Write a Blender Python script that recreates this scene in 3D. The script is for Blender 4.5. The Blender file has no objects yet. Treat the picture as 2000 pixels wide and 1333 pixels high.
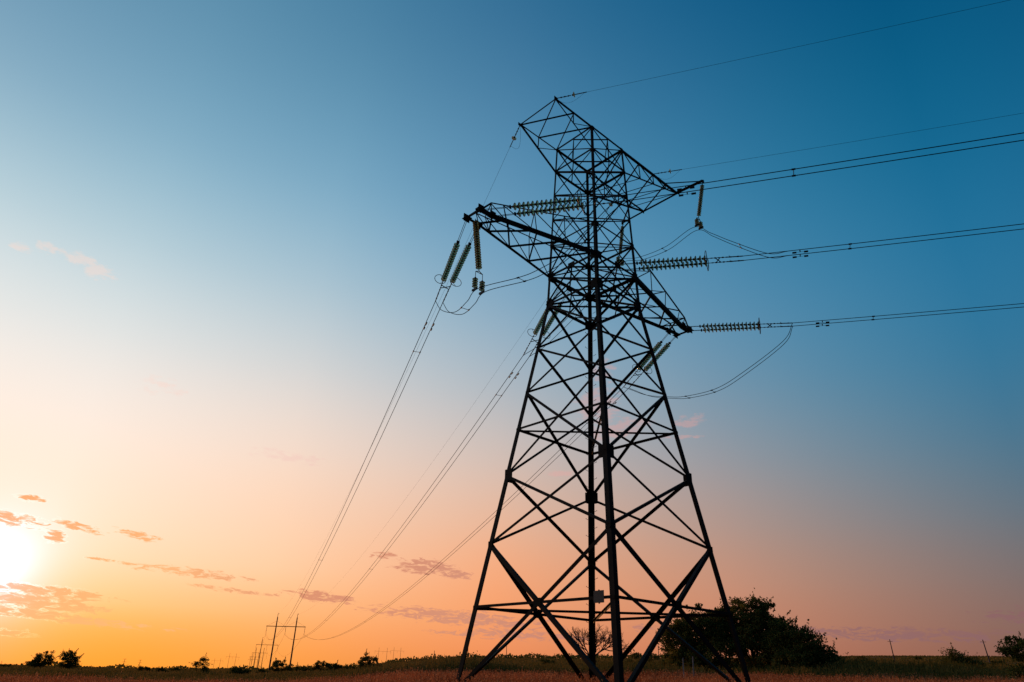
import bpy, math, random
import numpy as np
from mathutils import Vector, Matrix
random.seed(7); rng=np.random.default_rng(11)
R=math.radians
scn=bpy.context.scene
COL=scn.collection

# ---------------------------------------------------------------- camera (metres; tower centre at the origin)
CAM=Vector((-24.325,-20.3095,0.5597)); YAW,PITCH,ROLL=R(42.6257),R(25.985),R(1.8091)
def cam_axes():
    cy,sy=math.cos(YAW),math.sin(YAW); cp,sp=math.cos(PITCH),math.sin(PITCH)
    f=Vector((sy*cp,cy*cp,sp)); r=Vector((cy,-sy,0)); u=r.cross(f)
    c,s=math.cos(ROLL),math.sin(ROLL)
    return c*r+s*u,-s*r+c*u,f
rx,ux,fx=cam_axes()
cd=bpy.data.cameras.new('camera'); cam=bpy.data.objects.new('camera',cd); COL.objects.link(cam)
m=Matrix.Identity(4)
for i in range(3):
    m[i][0]=rx[i]; m[i][1]=ux[i]; m[i][2]=-fx[i]; m[i][3]=CAM[i]
cam.matrix_world=m
cd.sensor_width=36; cd.lens=36*1358.79/2000; cd.clip_end=20000; cd.clip_start=.1
scn.camera=cam

# ---------------------------------------------------------------- materials
def mat(name,col,rough=.8,metal=0,noise=None,spec=.5,bump=None):
    mt=bpy.data.materials.new(name); mt.use_nodes=True; nt=mt.node_tree; b=nt.nodes['Principled BSDF']
    b.inputs['Base Color'].default_value=(*col,1); b.inputs['Roughness'].default_value=rough; b.inputs['Metallic'].default_value=metal
    b.inputs['Specular IOR Level'].default_value=spec
    if noise:
        col2,scale=noise
        tc=nt.nodes.new('ShaderNodeTexCoord'); n=nt.nodes.new('ShaderNodeTexNoise'); n.inputs['Scale'].default_value=scale; n.inputs['Detail'].default_value=6
        cr=nt.nodes.new('ShaderNodeValToRGB'); cr.color_ramp.elements[0].position=.38; cr.color_ramp.elements[1].position=.66
        cr.color_ramp.elements[0].color=(*col,1); cr.color_ramp.elements[1].color=(*col2,1)
        nt.links.new(tc.outputs['Object'],n.inputs['Vector']); nt.links.new(n.outputs['Fac'],cr.inputs['Fac']); nt.links.new(cr.outputs['Color'],b.inputs['Base Color'])
        if bump:
            bp=nt.nodes.new('ShaderNodeBump'); bp.inputs['Strength'].default_value=bump; nt.links.new(n.outputs['Fac'],bp.inputs['Height']); nt.links.new(bp.outputs['Normal'],b.inputs['Normal'])
    return mt
M={}
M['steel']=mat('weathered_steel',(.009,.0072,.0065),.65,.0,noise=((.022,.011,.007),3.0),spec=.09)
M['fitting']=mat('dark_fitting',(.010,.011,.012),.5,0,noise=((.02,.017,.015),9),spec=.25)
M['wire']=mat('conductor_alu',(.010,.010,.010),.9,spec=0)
M['plate']=mat('sign_back',(.03,.026,.026),.6,noise=((.045,.038,.035),12))
M['concrete']=mat('pole_concrete',(.05,.045,.042),.9,noise=((.075,.06,.055),3))
M['bark']=mat('bark',(.03,.02,.016),.95,noise=((.06,.045,.035),8),bump=.4)
M['wood']=mat('grey_post_wood',(.2,.17,.15),.9,noise=((.28,.24,.21),6))
g=mat('insulator_glass',(.34,.50,.29),.05); gb=g.node_tree.nodes['Principled BSDF']
gb.inputs['Transmission Weight'].default_value=.75; gb.inputs['IOR'].default_value=1.5; M['glass']=g
_nt=g.node_tree; _tr=_nt.nodes.new('ShaderNodeBsdfTranslucent'); _tr.inputs['Color'].default_value=(1,.52,.16,1); _mx=_nt.nodes.new('ShaderNodeMixShader'); _mx.inputs[0].default_value=.065  # orange translucent tint stands in for sunlight glinting amber in the discs
_nt.links.new(gb.outputs[0],_mx.inputs[1]); _nt.links.new(_tr.outputs[0],_mx.inputs[2]); _nt.links.new(_mx.outputs[0],_nt.nodes['Material Output'].inputs['Surface'])
def leafmat(name,c1,c2,scale):
    mt=bpy.data.materials.new(name); mt.use_nodes=True; nt=mt.node_tree; nt.nodes.clear()
    o=nt.nodes.new('ShaderNodeOutputMaterial'); d=nt.nodes.new('ShaderNodeBsdfDiffuse'); t=nt.nodes.new('ShaderNodeBsdfTranslucent'); mx=nt.nodes.new('ShaderNodeMixShader')
    tc=nt.nodes.new('ShaderNodeTexCoord'); n=nt.nodes.new('ShaderNodeTexNoise'); n.inputs['Scale'].default_value=scale; n.inputs['Detail'].default_value=4
    cr=nt.nodes.new('ShaderNodeValToRGB'); cr.color_ramp.elements[0].position=.36; cr.color_ramp.elements[1].position=.66
    cr.color_ramp.elements[0].color=(*c1,1); cr.color_ramp.elements[1].color=(*c2,1)
    L=nt.links.new
    L(tc.outputs['Object'],n.inputs['Vector']); L(n.outputs['Fac'],cr.inputs['Fac']); L(cr.outputs['Color'],d.inputs['Color']); L(cr.outputs['Color'],t.inputs['Color'])
    mx.inputs[0].default_value=.3; L(d.outputs[0],mx.inputs[1]); L(t.outputs[0],mx.inputs[2]); L(mx.outputs[0],o.inputs['Surface'])
    return mt
M['leaf']=leafmat('leaf_dark',(.065,.068,.016),(.18,.15,.036),.7)
M['weed']=leafmat('weed_green',(.09,.082,.02),(.25,.16,.048),.15)
M['grass']=leafmat('dry_grass_mat',(.22,.065,.026),(.55,.19,.078),.28)
M['plume']=leafmat('plume_mat',(.5,.20,.09),(.7,.32,.15),.5)

# ---------------------------------------------------------------- helpers
class MB:
    def __init__(s): s.v=[]; s.f=[]; s.m=[]
    def add(s,vs,fs,mi=0):
        o=len(s.v); s.v+= [tuple(v) for v in vs]; s.f+=[tuple(i+o for i in f) for f in fs]; s.m+=[mi]*len(fs)
    def box(s,c,ax,h,mi=0):
        vs=[]
        for a in(-1,1):
            for b in(-1,1):
                for d in(-1,1): vs.append(Vector(c)+ax[0]*(a*h[0])+ax[1]*(b*h[1])+ax[2]*(d*h[2]))
        s.add(vs,[(0,1,3,2),(4,6,7,5),(0,4,5,1),(2,3,7,6),(0,2,6,4),(1,5,7,3)],mi)
    def prism(s,p,q,prof,d1,d2,mi=0):
        n=len(prof); vs=[Vector(p)+d1*a+d2*b for a,b in prof]+[Vector(q)+d1*a+d2*b for a,b in prof]
        fs=[(i,(i+1)%n,n+(i+1)%n,n+i) for i in range(n)]+[tuple(range(n))[::-1],tuple(range(n,2*n))]
        s.add(vs,fs,mi)
    def tube(s,pts,r,n=6,mi=0):
        pts=[Vector(p) for p in pts]; rr=r if hasattr(r,'__len__') else [r]*len(pts)
        o=len(s.v); last=None
        for i,p in enumerate(pts):
            t=(pts[min(i+1,len(pts)-1)]-pts[max(i-1,0)]).normalized()
            a=last-t*last.dot(t) if last is not None else t.cross(Vector((0,0,1)) if abs(t.z)<.95 else Vector((1,0,0)))
            a.normalize(); last=a; b=t.cross(a)
            for k in range(n):
                an=2*math.pi*k/n; s.v.append(tuple(p+a*(math.cos(an)*rr[i])+b*(math.sin(an)*rr[i])))
        for i in range(len(pts)-1):
            for k in range(n):
                s.f.append((o+i*n+k,o+i*n+(k+1)%n,o+(i+1)*n+(k+1)%n,o+(i+1)*n+k)); s.m.append(mi)
        s.f.append(tuple(o+k for k in range(n))[::-1]); s.m.append(mi)
        s.f.append(tuple(o+(len(pts)-1)*n+k for k in range(n))); s.m.append(mi)
    def mesh(s,name,mats):
        me=bpy.data.meshes.new(name); me.from_pydata(s.v,[],s.f); 
        for mt in mats: me.materials.append(mt)
        if len(mats)>1: me.polygons.foreach_set('material_index',s.m)
        me.update(); return me
    def obj(s,name,mats,parent=None,smooth=False):
        if not isinstance(mats,(list,tuple)): mats=[mats]
        me=s.mesh(name,mats)
        if smooth: me.polygons.foreach_set('use_smooth',[True]*len(me.polygons))
        o=bpy.data.objects.new(name,me); COL.objects.link(o)
        if parent: o.parent=parent; o.matrix_parent_inverse=Matrix.Translation(-Vector(wloc(parent)))
        return o
def wloc(o):
    v=Vector(o.location)
    while o.parent:   # parents only translate; mesh children sit at their parent's inverse
        o=o.parent; v=v
        if o.type=='EMPTY': return Vector(o.location)
    return v
def empty(name,loc,label=None,cat=None,group=None,size=.3):
    o=bpy.data.objects.new(name,None); COL.objects.link(o); o.location=loc; o.empty_display_size=size
    tag(o,label,cat,group); return o
def tag(o,label=None,cat=None,group=None,kind=None):
    if label: o['label']=label
    if cat: o['category']=cat
    if group: o['group']=group
    if kind: o['kind']=kind
def attach(o,parent,root):
    """parent o to a mesh part whose own origin is the world origin in effect"""
    o.parent=parent
    o.matrix_parent_inverse=Matrix.Identity(4)
def npmesh(name,V,F,mats,midx=None,parent=None,loc=None):
    me=bpy.data.meshes.new(name); nv=len(V); nf=len(F); k=F.shape[1]
    me.vertices.add(nv); me.vertices.foreach_set('co',V.astype(np.float32).ravel())
    me.loops.add(nf*k); me.loops.foreach_set('vertex_index',F.astype(np.int32).ravel())
    me.polygons.add(nf); me.polygons.foreach_set('loop_start',np.arange(0,nf*k,k,dtype=np.int32)); me.polygons.foreach_set('loop_total',np.full(nf,k,dtype=np.int32))
    for mt in mats: me.materials.append(mt)
    if midx is not None: me.polygons.foreach_set('material_index',midx.astype(np.int32))
    me.update(calc_edges=True); me.validate()
    o=bpy.data.objects.new(name,me); COL.objects.link(o)
    if loc is not None: o.location=loc
    if parent: o.parent=parent
    return o

# ---------------------------------------------------------------- ground
SKYL=[(-40,0),(0,-.12),(9.7,-.12),(17,-.08),(25,.12),(32,.5),(34.3,.85),(39.5,1.32),(43.4,1.45),(53,1.66),(58,1.8),(68.5,2.16),(77,2.18),(95,2.1),(130,.6),(170,0),(320,0)]
def Tan(azd): return math.tan(R(np.interp(azd if azd>=-40 else azd+360,[a for a,_ in SKYL],[b for _,b in SKYL])))
def hnoise(x,y,s): return math.sin(x/s+1.3*math.sin(y/s*.7))*math.cos(y/s*1.1+.8*math.sin(x/s*.6))
KR=[0,12,24,45,80,160,400,800,9000]; KB=[-.75,-.6,-.05,.2,.35,.45,.5597,.5597,.5597]; KBL=[-.75,-.75,-.72,-.66,-.5,-.15,.5,.5597,.5597]; KG=[0,0,.03,.12,.32,.66,1,1,.12]; KBR=[0,0,0,.12,.5,.35,0,0,0]
def ground_z(x,y):
    dx,dy=x-CAM.x,y-CAM.y; r=math.hypot(dx,dy); az=math.degrees(math.atan2(dx,dy))
    b=np.interp(r,KR,KB); lf=min(1,max(0,(36-az)/9)) if -60<az<36 else (0 if 0<az<150 else 1); b=b*(1-lf)+lf*np.interp(r,KR,KBL)+np.interp(r,KR,KBR)*min(1,max(0,(az-42)/20))*(1 if az<120 else 0); g_=np.interp(r,KR,KG); z=b+r*Tan(az)*g_
    return z+ .05*hnoise(x,y,6)*min(1,r/20)+.18*hnoise(x,y,37)*min(1,r/80)*(0 if r<50 else 1)*(.5 if r>300 else 1)
def polar(r,azd,z=None):
    a=R(azd); x=CAM.x+r*math.sin(a); y=CAM.y+r*math.cos(a); return Vector((x,y,ground_z(x,y) if z is None else z))
rs=[0.01]+list(np.geomspace(2,9000,110)); azs=list(np.arange(-30,110,1.0))+list(np.arange(110,330,5.0))
V=[];F=[]
for r in rs:
    for a in azs:
        p=polar(r,a); V.append(p[:])
n=len(azs)
for i in range(len(rs)-1):
    for k in range(n): F.append((i*n+k,i*n+(k+1)%n,(i+1)*n+(k+1)%n,(i+1)*n+k))
gm=bpy.data.materials.new('field_ground'); gm.use_nodes=True; nt=gm.node_tree; b=nt.nodes['Principled BSDF']; b.inputs['Roughness'].default_value=1; b.inputs['Specular IOR Level'].default_value=0
tc=nt.nodes.new('ShaderNodeTexCoord'); mp=nt.nodes.new('ShaderNodeMapping'); mp.inputs['Rotation'].default_value=(0,0,R(-35)); mp.inputs['Scale'].default_value=(.004,.03,.02)
n1=nt.nodes.new('ShaderNodeTexNoise'); n1.inputs['Scale'].default_value=1.0; n1.inputs['Detail'].default_value=5
n2=nt.nodes.new('ShaderNodeTexNoise'); n2.inputs['Scale'].default_value=.6; n2.inputs['Detail'].default_value=8
c1=nt.nodes.new('ShaderNodeValToRGB'); e=c1.color_ramp.elements; e[0].position=.40; e[0].color=(.26,.13,.07,1); e[1].position=.62; e[1].color=(.09,.095,.03,1)
k=c1.color_ramp.elements.new(.5); k.color=(.36,.16,.10,1)
mx=nt.nodes.new('ShaderNodeMix'); mx.data_type='RGBA'; mx.blend_type='MULTIPLY'; mx.inputs[0].default_value=.6
L=nt.links.new
L(tc.outputs['Object'],mp.inputs['Vector']); L(mp.outputs[0],n1.inputs['Vector']); L(tc.outputs['Object'],n2.inputs['Vector']); L(n1.outputs['Fac'],c1.inputs['Fac'])
L(c1.outputs[0],mx.inputs[6]); L(n2.outputs['Color'],mx.inputs[7]); L(mx.outputs[2],b.inputs['Base Color'])
gnd=npmesh('ground',np.array(V),np.array(F),[gm]); tag(gnd,'dry grassy steppe field rising gently to the right','ground',kind='structure')

# ---------------------------------------------------------------- lattice tower
ZL=dict(D=28.36,C=26.74,G=25.07,H=23.39,P=21.7,A=19.75,B=18.04,a=15.56,b=13.16,c=11.27,d=9.04,e=5.93,f=3.32,g=0.0)
def W(z):
    if z>=ZL['B']: return 1.7+(1.355-1.7)*(z-ZL['B'])/(ZL['D']-ZL['B'])
    return 1.7+(4.326-1.7)*(ZL['B']-z)/ZL['B']
SG={'N':(-1,-1),'L':(-1,1),'F':(1,1),'R':(1,-1)}
def node(leg,lv,z=None):
    zz=ZL[lv] if z is None else z; w=W(zz); return Vector((SG[leg][0]*w,SG[leg][1]*w,zz))
tower=empty('lattice_tower',(0,0,0),'tall dark steel lattice angle tower with two cross arms standing in the field','power pylon',size=2)
X,Y,Z=Vector((1,0,0)),Vector((0,1,0)),Vector((0,0,1))
def Lprof(s,t): return [(0,0),(s,0),(s,t),(t,t),(t,s),(0,s)]
def angle_bar(mb,p,q,s,nrm,off=0.0,t=None,flip=1):
    """L section: one flange lies in the face, the other points along -nrm (inwards)"""
    p=Vector(p);q=Vector(q); ax=(q-p).normalized(); d2=-(nrm-ax*nrm.dot(ax)).normalized(); d1=ax.cross(d2)*flip; t=t or s*.14
    o=-d2*0+d2*off-d1*s*.5
    mb.prism(p+o,q+o,Lprof(s,t),d1,d2)
# legs: built as stacked lengths of angle, corner outward
for lg,(sx,sy) in SG.items():
    mb=MB()
    segs=[('g','d',.235),('d','b',.21),('b','B',.185),('B','P',.15),('P','D',.115)]
    for a,c,s in segs:
        p=node(lg,a); q=node(lg,c)
        if a=='g': p=p+(p-q).normalized()*.5
        d1=X*(-sx); d2=Y*(-sy); ax=(q-p).normalized(); d1=(d1-ax*d1.dot(ax)).normalized(); d2=(d2-ax*d2.dot(ax)); d2=(d2-d1*d2.dot(d1)).normalized()
        mb.prism(p,q,Lprof(s,s*.11),d1,d2)
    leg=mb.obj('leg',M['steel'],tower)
    # splice plates on the joints
    for lv,h,w_ in (('d',.27,.28),('B',.24,.25),('A',.22,.24),('P',.13,.16),('C',.08,.12),('D',.08,.12),('e',.12,.17)):
        pm=MB(); c=node(lg,lv)
        pm.box(c+X*(-sx*w_*.75)+Y*(sy*.012),(X,Y,Z),(w_*.8,.009,h)); pm.box(c+Y*(-sy*w_*.75)+X*(sx*.012),(X,Y,Z),(.009,w_*.8,h))
        pm.obj('splice_plate',M['steel'],tower)
    pm=MB(); c=node(lg,'g',); pm.box(c+Vector((0,0,-.35)),(X,Y,Z),(.42,.42,.3)); pm.obj('foundation',M['concrete'],tower)
    if lg=='F':
        bm=MB()
        bm.tube([(0,0,0),(.16,0,0)],.011,5); bm.tube([(.155,0,-.005),(.155,0,.035)],.013,5)
        bme=bm.mesh('step_bolt',[M['steel']])
        zz=1.2; k=0
        while zz<27.5:
            c=node('F','g',zz); o=bpy.data.objects.new('step_bolt',bme); COL.objects.link(o)
            # alternate the two flanges: pegs stand off the leg left and right as seen from the field
            dirv=Vector((-1,0.15,.25)) if k%2 else Vector((.15,-1,.25))
            s=.2; base=c+Vector((-s,0.02,0)) if k%2 else c+Vector((.02,-s,0))
            o.matrix_world=Matrix.Translation(base)@dirv.to_track_quat('X','Z').to_matrix().to_4x4()
            mw=o.matrix_world.copy(); o.parent=leg; o.matrix_parent_inverse=Matrix.Identity(4); o.matrix_basis=mw
            zz+=.40; k+=1
FACE={'NL':-X,'LF':Y,'FR':X,'RN':-Y}
def nf(a,b):
    for k,v in FACE.items():
        if set(k)==set((a,b)): return v
def brace(name,p,q,s,nrm,off=.0,flip=1,parent=None,short=0.0):
    p=Vector(p);q=Vector(q)
    if short: d=(q-p).normalized(); p=p+d*short; q=q-d*short
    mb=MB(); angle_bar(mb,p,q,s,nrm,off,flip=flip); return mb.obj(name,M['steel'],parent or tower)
faces=[('N','L'),('L','F'),('F','R'),('R','N')]
panels=[('f','e',0)]
for (a,c) in faces:
    nrm=nf(a,c)
    for lo,hi,s in (('g','e',.158),('e','d',.118),('d','b',.11),('b','a',.105),('a','B',.105),('B','A',.095)):
        brace('diagonal_brace',node(a,lo),node(c,hi),s*(1.4 if (a,lo)==('R','g') else 1),nrm,.012); brace('diagonal_brace',node(c,lo),node(a,hi),s,nrm,.012+s*.16,flip=-1)
    for lo,hi,s in (('A','P',.062),('P','H',.055),('H','G',.055),('G','C',.055),('C','D',.06)):
        brace('diagonal_brace',node(a,lo),node(c,hi),s,nrm,.010); brace('diagonal_brace',node(c,lo),node(a,hi),s,nrm,.010+s*.16,flip=-1)
    for lv,s in (('f',.11),('c',.105),('B',.12),('A',.13),('P',.085),('C',.10),('D',.10)):
        brace('horizontal_brace',node(a,lv),node(c,lv),s,nrm,-.02)
    # mid gussets
    for lv,sz in (('A',.22),('f',.2)):
        pm=MB(); c_=(node(a,lv)+node(c,lv))/2; tx=(node(c,lv)-node(a,lv)).normalized(); pm.box(c_+nrm*.03,(tx,nrm,Z),(sz,.008,sz*.8)); pm.obj('gusset_plate',M['steel'],tower)
# plan bracing
def mid(a,c,lv): return (node(a,lv)+node(c,lv))/2
for lv,s in (('f',.10),('c',.09),('B',.10),('A',.10),('G',.06),('H',.06),('C',.07),('P',.05)):
    brace('plan_brace',node('L',lv),node('R',lv),s,Z,.03)
for lv,s in (('f',.10),('c',.08)): brace('plan_brace',node('N',lv),node('F',lv),s,Z,.06)
for lv,s in (('A',.075),('C',.055),('D',.05),('B',.06)):
    ms=[mid('N','L',lv),mid('L','F',lv),mid('F','R',lv),mid('R','N',lv)]
    for i in range(4): brace('plan_brace',ms[i],ms[(i+1)%4],s,Z,.05)
for a,c in faces:
    brace('plan_brace',node(a,'B'),mid(a,c,'A'),.06,nf(a,c),-.04); brace('plan_brace',node(c,'B'),mid(a,c,'A'),.06,nf(a,c),-.06)
brace('diagonal_brace',mid('N','L','D'),mid('N','L','C'),.045,-X,.0); brace('diagonal_brace',mid('R','N','D'),mid('R','N','C'),.045,-Y,.0)

# lower cross arm -------------------------------------------------------------
T_,HT,ZT=8.23,.47,19.51
FR=[0,.31,.59,.865]            # panel points along the arm, body -> tip
def lower_arm(sx):
    wA,wP=W(ZL['A']),W(ZL['P']); arm=MB(); kids=[]
    xin=T_-.69
    def bot(t,sy):   # t 0..1 from leg to inner tip
        return Vector((sx*(wA+(xin-wA)*t), sy*(wA+(HT+.02-wA)*t), ZL['A']+(ZT-ZL['A'])*t))
    def top(t,sy):
        tt=t/.97; return Vector((sx*(wP+(xin+.15-wP)*tt), sy*(wP+(HT+.08-wP)*tt), ZL['P']+(20.12-ZL['P'])*tt))
    bn={};tn={}
    for sy in(-1,1):
        s=.27 if sy<0 else .145
        if sx>0 and sy<0: s=.21
        tipo=Vector((sx*T_,sy*HT,ZT)); tipi=bot(1,sy)
        angle_bar(arm,bot(0,sy),tipi,s,Y*sy,0); angle_bar(arm,tipi,tipo+X*(sx*.1),s,Y*sy,.004)
        ts=.062; te=top(.97,sy); angle_bar(arm,top(0,sy),te,ts,Y*sy,0); angle_bar(arm,te,tipo,ts,Y*sy,.003)
        for t in FR+[1]: bn[(t,sy)]=bot(t,sy)
        for t in FR+[.97]: tn[(t,sy)]=top(t,sy)
        for c in (tipi,tipo): arm.box(c+Y*(sy*.04)+Z*.02,(X,Y,Z),(.17,.012,.2)); arm.box(c+Z*(-.02),(X,Y,Z),(.16,.18,.012))
    ao=arm.obj('cross_arm',M['steel'],tower)
    def kid(nm,p,q,s,nrm,off=0.01,flip=1):
        mb=MB(); angle_bar(mb,p,q,s,nrm,off,flip=flip); mb.obj(nm,M['steel'],ao)
    seq=FR+[1]
    for i,t in enumerate(seq):
        tt=min(t,.97)
        for sy in(-1,1):
            if i: kid('post',bn[(t,sy)] ,tn[(tt,sy)] if (tt,sy) in tn else top(tt,sy),.052,Y*sy,.02)
            if i and t<1: pass
            if i<len(seq)-1:
                nt_=min(seq[i+1],.97); kid('web_brace',bn[(t,sy)],top(nt_,sy),.052,Y*sy,.03)
        if i==len(seq)-1: kid('tie',top(tt,-1),top(tt,1),.045,Z,.01)
        if i<len(seq)-1:
            kid('lacing_bar',bn[(t,-1)],bn[(seq[i+1],1)],.075,-Z,.03); kid('lacing_bar',bn[(t,1)],bn[(seq[i+1],-1)],.075,-Z,.05)
            kid('lacing_bar',top(min(t,.97),1),top(min(seq[i+1],.97),-1),.045,Z,.03)
    kid('end_beam',Vector((sx*T_,-HT,ZT)),Vector((sx*T_,HT,ZT)),.12,X*sx,-.05)
    return ao
lower_arm(-1); lower_arm(1)

# upper cross arm -------------------------------------------------------------
def upper_arm(sx,tip,fr):
    wD,wC=W(ZL['D']),W(ZL['C']); arm=MB()
    def top(t,sy): return Vector((sx*(wD+(tip-wD)*t),sy*wD,ZL['D']))
    def bot(t,sy): return Vector((sx*(wC+(tip-wC)*t),sy*(wC+(wD-wC)*t),ZL['C']+(ZL['D']-ZL['C'])*t))
    for sy in(-1,1):
        angle_bar(arm,top(0,sy),top(1,sy),.115 if sy<0 else .075,Y*sy,0); angle_bar(arm,bot(0,sy),bot(1,sy)-Z*.03,.06 if sy<0 else (.12 if sx<0 else .085),Y*sy,.004)
        arm.box(top(1,sy)+Y*(sy*.02),(X,Y,Z),(.13,.01,.1))
    if sx<0: angle_bar(arm,top(1,-1),top(1,1),.07,X*sx,0)
    ao=arm.obj('earth_wire_arm',M['steel'],tower)
    def kid(nm,p,q,s,nrm,off=.01,flip=1):
        mb=MB(); angle_bar(mb,p,q,s,nrm,off,flip=flip); mb.obj(nm,M['steel'],ao)
    seq=[0]+fr+[1]
    for i in range(len(seq)-1):
        a,c=seq[i],seq[i+1]
        for sy in(-1,1):
            kid('web_brace',top(a,sy),bot(c,sy),.045,Y*sy,.015) if c<1 else None
            if 0<a: kid('post',top(a,sy),bot(a,sy),.042,Y*sy,.02)
        kid('lacing_bar',top(a,-1),top(c,1),.06,Z,.01); 
        if sx<0: kid('lacing_bar',top(a,1),top(c,-1),.06,Z,.03)
        else: kid('lacing_bar',bot(a,1),bot(c,-1),.05,-Z,.02)
    return ao,top,bot
upper_arm(-1,4.28,[.51])
ua,ut,ub=upper_arm(1,6.89,[.28,.53,.76])
# outrigger beam carrying the middle jumper
mb=MB(); xv=6.89
angle_bar(mb,(xv,-1.355,28.37),(xv,1.355,28.33),.13,X,0)
angle_bar(mb,(xv,1.355,28.33),(xv,3.05,28.28),.12,X,.003); angle_bar(mb,(xv,-1.355,28.37),(xv,-3.15,28.28),.12,X,.003)
angle_bar(mb,(5.56,-1.355,28.38),(xv,-3.15,28.3),.075,Z,0); angle_bar(mb,(5.56,1.355,28.36),(xv,3.05,28.3),.075,Z,0)
for yy in(-3.15,3.05): mb.box((xv,yy,28.26),(X,Y,Z),(.06,.05,.09))
orr=mb.obj('outrigger_beam',M['steel'],tower)
# number plate seen from its back
mb=MB(); c=node('N','f')*.5+node('L','f')*.5; nw=W(ZL['f'])
yy=-nw+.69; mb.box((-nw-.06,yy,ZL['f']+.03),(Y,X,Z),(.24,.006,.21)); mb.box((-nw-.045,yy,ZL['f']+.03),(Y,X,Z),(.02,.02,.24))
mb.obj('number_plate',M['plate'],tower)

# ---------------------------------------------------------------- insulators and wires
def disc_mesh(rad,h):
    """cap-and-pin glass disc, axis +X, spacing h: material 0 glass, 1 metal cap"""
    mb=MB(); n=14
    def lathe(prof,mi):
        o=len(mb.v)
        for (x,r) in prof:
            for k in range(n): a=2*math.pi*k/n; mb.v.append((x,r*math.cos(a),r*math.sin(a)))
        for i in range(len(prof)-1):
            for k in range(n): mb.f.append((o+i*n+k,o+i*n+(k+1)%n,o+(i+1)*n+(k+1)%n,o+(i+1)*n+k)); mb.m.append(mi)
    lathe([(.02,.03),(.035,.05),(.055,rad*.7),(.085,rad),(.098,rad*.99),(.085,rad*.86),(.11,rad*.8),(.085,rad*.66),(.105,rad*.56),(.075,rad*.4),(.075,.03)],0)
    lathe([(-.03,.0),(-.03,.028),(-.02,.045),(.035,.052),(.05,.045),(.05,.0)],1)
    lathe([(.07,.0),(.07,.022),(h-.025,.016),(h-.025,.0)],1)
    return mb.mesh('glass_disc',[M['glass'],M['fitting']])
DISC=disc_mesh(.150,.185); DISCS=disc_mesh(.150,.138)
for me in(DISC,DISCS): me.polygons.foreach_set('use_smooth',[True]*len(me.polygons))
def put_disc(me,p,d,parent,sc=1):
    o=bpy.data.objects.new('glass_disc',me); COL.objects.link(o); o.parent=parent
    o.matrix_parent_inverse=Matrix.Identity(4)
    mw=Matrix.Translation(Vector(p)-Vector(parent.location))@Vector(d).to_track_quat('X','Z').to_matrix().to_4x4()@Matrix.Scale(sc,4)
    o.matrix_basis=mw
def dirv(azd): a=R(azd); return Vector((math.sin(a),math.cos(a),0))
def rel(mb,name,m_,root):   # mesh built in world coordinates, parented under an empty
    return mb.obj(name,m_,root)
def tension_set(A,azd,E,s1,s2,label,sgn):
    A=Vector(A);E=Vector(E); root=empty('tension_insulator',A,label,'insulator',None)
    lat=dirv(azd+90); total=(E-A).length; nd=15
    ends=[]
    for k in(-1,1):
        a=A+X*(.345*k*sgn); e=E+lat*(.2*k); d=(e-a).normalized(); Lh=(e-a).length
        sh=(a-A).dot(dirv(azd)); p1=a+d*(s1-sh); p2=a+d*(s2-sh)
        mb=MB(); off=lat*.035
        mb.tube([a+off,p1-d*.12+off],.013,5); mb.tube([a-off,p1-d*.12-off],.013,5); mb.box(p1-d*.12,(d,lat,d.cross(lat)),(.035,.07,.06)); mb.tube([p1-d*.12,p1+d*.02],.02,5)
        rel(mb,'link_rod',M['fitting'],root)
        sp=(s2-s1)/nd; me=DISC
        for i in range(nd): put_disc(me,p1+d*(sp*i),d,root,sp/.185)
        # line-side link: chain of shackles to the dead-end clamp
        mb=MB(); mb.tube([p2-d*.03,e],.018,5)
        q=p2; 
        for j,f_ in enumerate(np.linspace(.12,.97,9)): mb.tube([p2+(e-p2)*f_-d*.045,p2+(e-p2)*f_+d*.045],.036 if j%2 else .028,5)
        mb.tube([e-d*.7,e],.026,6); mb.tube([e-d*.62,e-d*.62+Z*.09],.014,5)
        rel(mb,'dead_end_clamp',M['fitting'],root)
        # arcing ring
        mb=MB(); cc=p2-d*.05+lat*(.17*k); n=26; up=d.cross(lat)
        pts=[cc+lat*(math.cos(2*math.pi*i/n)*.29)+up*(math.sin(2*math.pi*i/n)*.29) for i in range(n+1)]
        mb.tube(pts,.016,5); mb.tube([p2,cc+up*.29],.01,4); mb.tube([p2,cc-up*.29],.01,4)
        rel(mb,'arcing_ring',M['fitting'],root)
        ends.append((p2,e,d))
    mb=MB(); (pa,ea,da),(pb,eb,db)=ends
    for f1,f2 in ((.22,.36),(.36,.22)):
        u=pa+(ea-pa)*f1; v=pb+(eb-pb)*f2; mb.tube([u,v],.024,5)
    rel(mb,'yoke_spacer',M['fitting'],root)
    return [ends[0][1],ends[1][1]]
SETS={}
def pt(A,azd,s,z): p=Vector(A)+dirv(azd)*s; p.z=z; return p
AL={1:((-7.885,.49,19.46),24.0,6.0,18.38,1.55,4.35),2:((-.3,1.66,19.72),24.07,6.0,18.16,1.4,4.1),3:((7.885,.49,19.46),23.82,6.0,18.25,1.02,3.92)}
AR={1:((-7.885,-.49,19.46),155,6.4,18.68,1.4,4.55),2:((.15,-1.66,19.72),155,6.0,19.0,1.1,4.4),3:((7.885,-.49,19.46),155,5.75,18.8,.92,4.1)}
LBL={('L',1):'twin glass insulator strings slanting down left from the left tip of the lower cross arm',
('L',2):'twin glass insulator strings behind the left leg at the tower waist, amber glints',
('L',3):'twin glass insulator strings slanting down left from the right tip of the lower cross arm',
('R',1):'twin glass insulator strings running right from the left arm tip, glowing amber',
('R',2):'twin glass insulator strings running right from the middle of the tower waist',
('R',3):'twin glass insulator strings running right from the right tip of the lower cross arm'}
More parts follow.
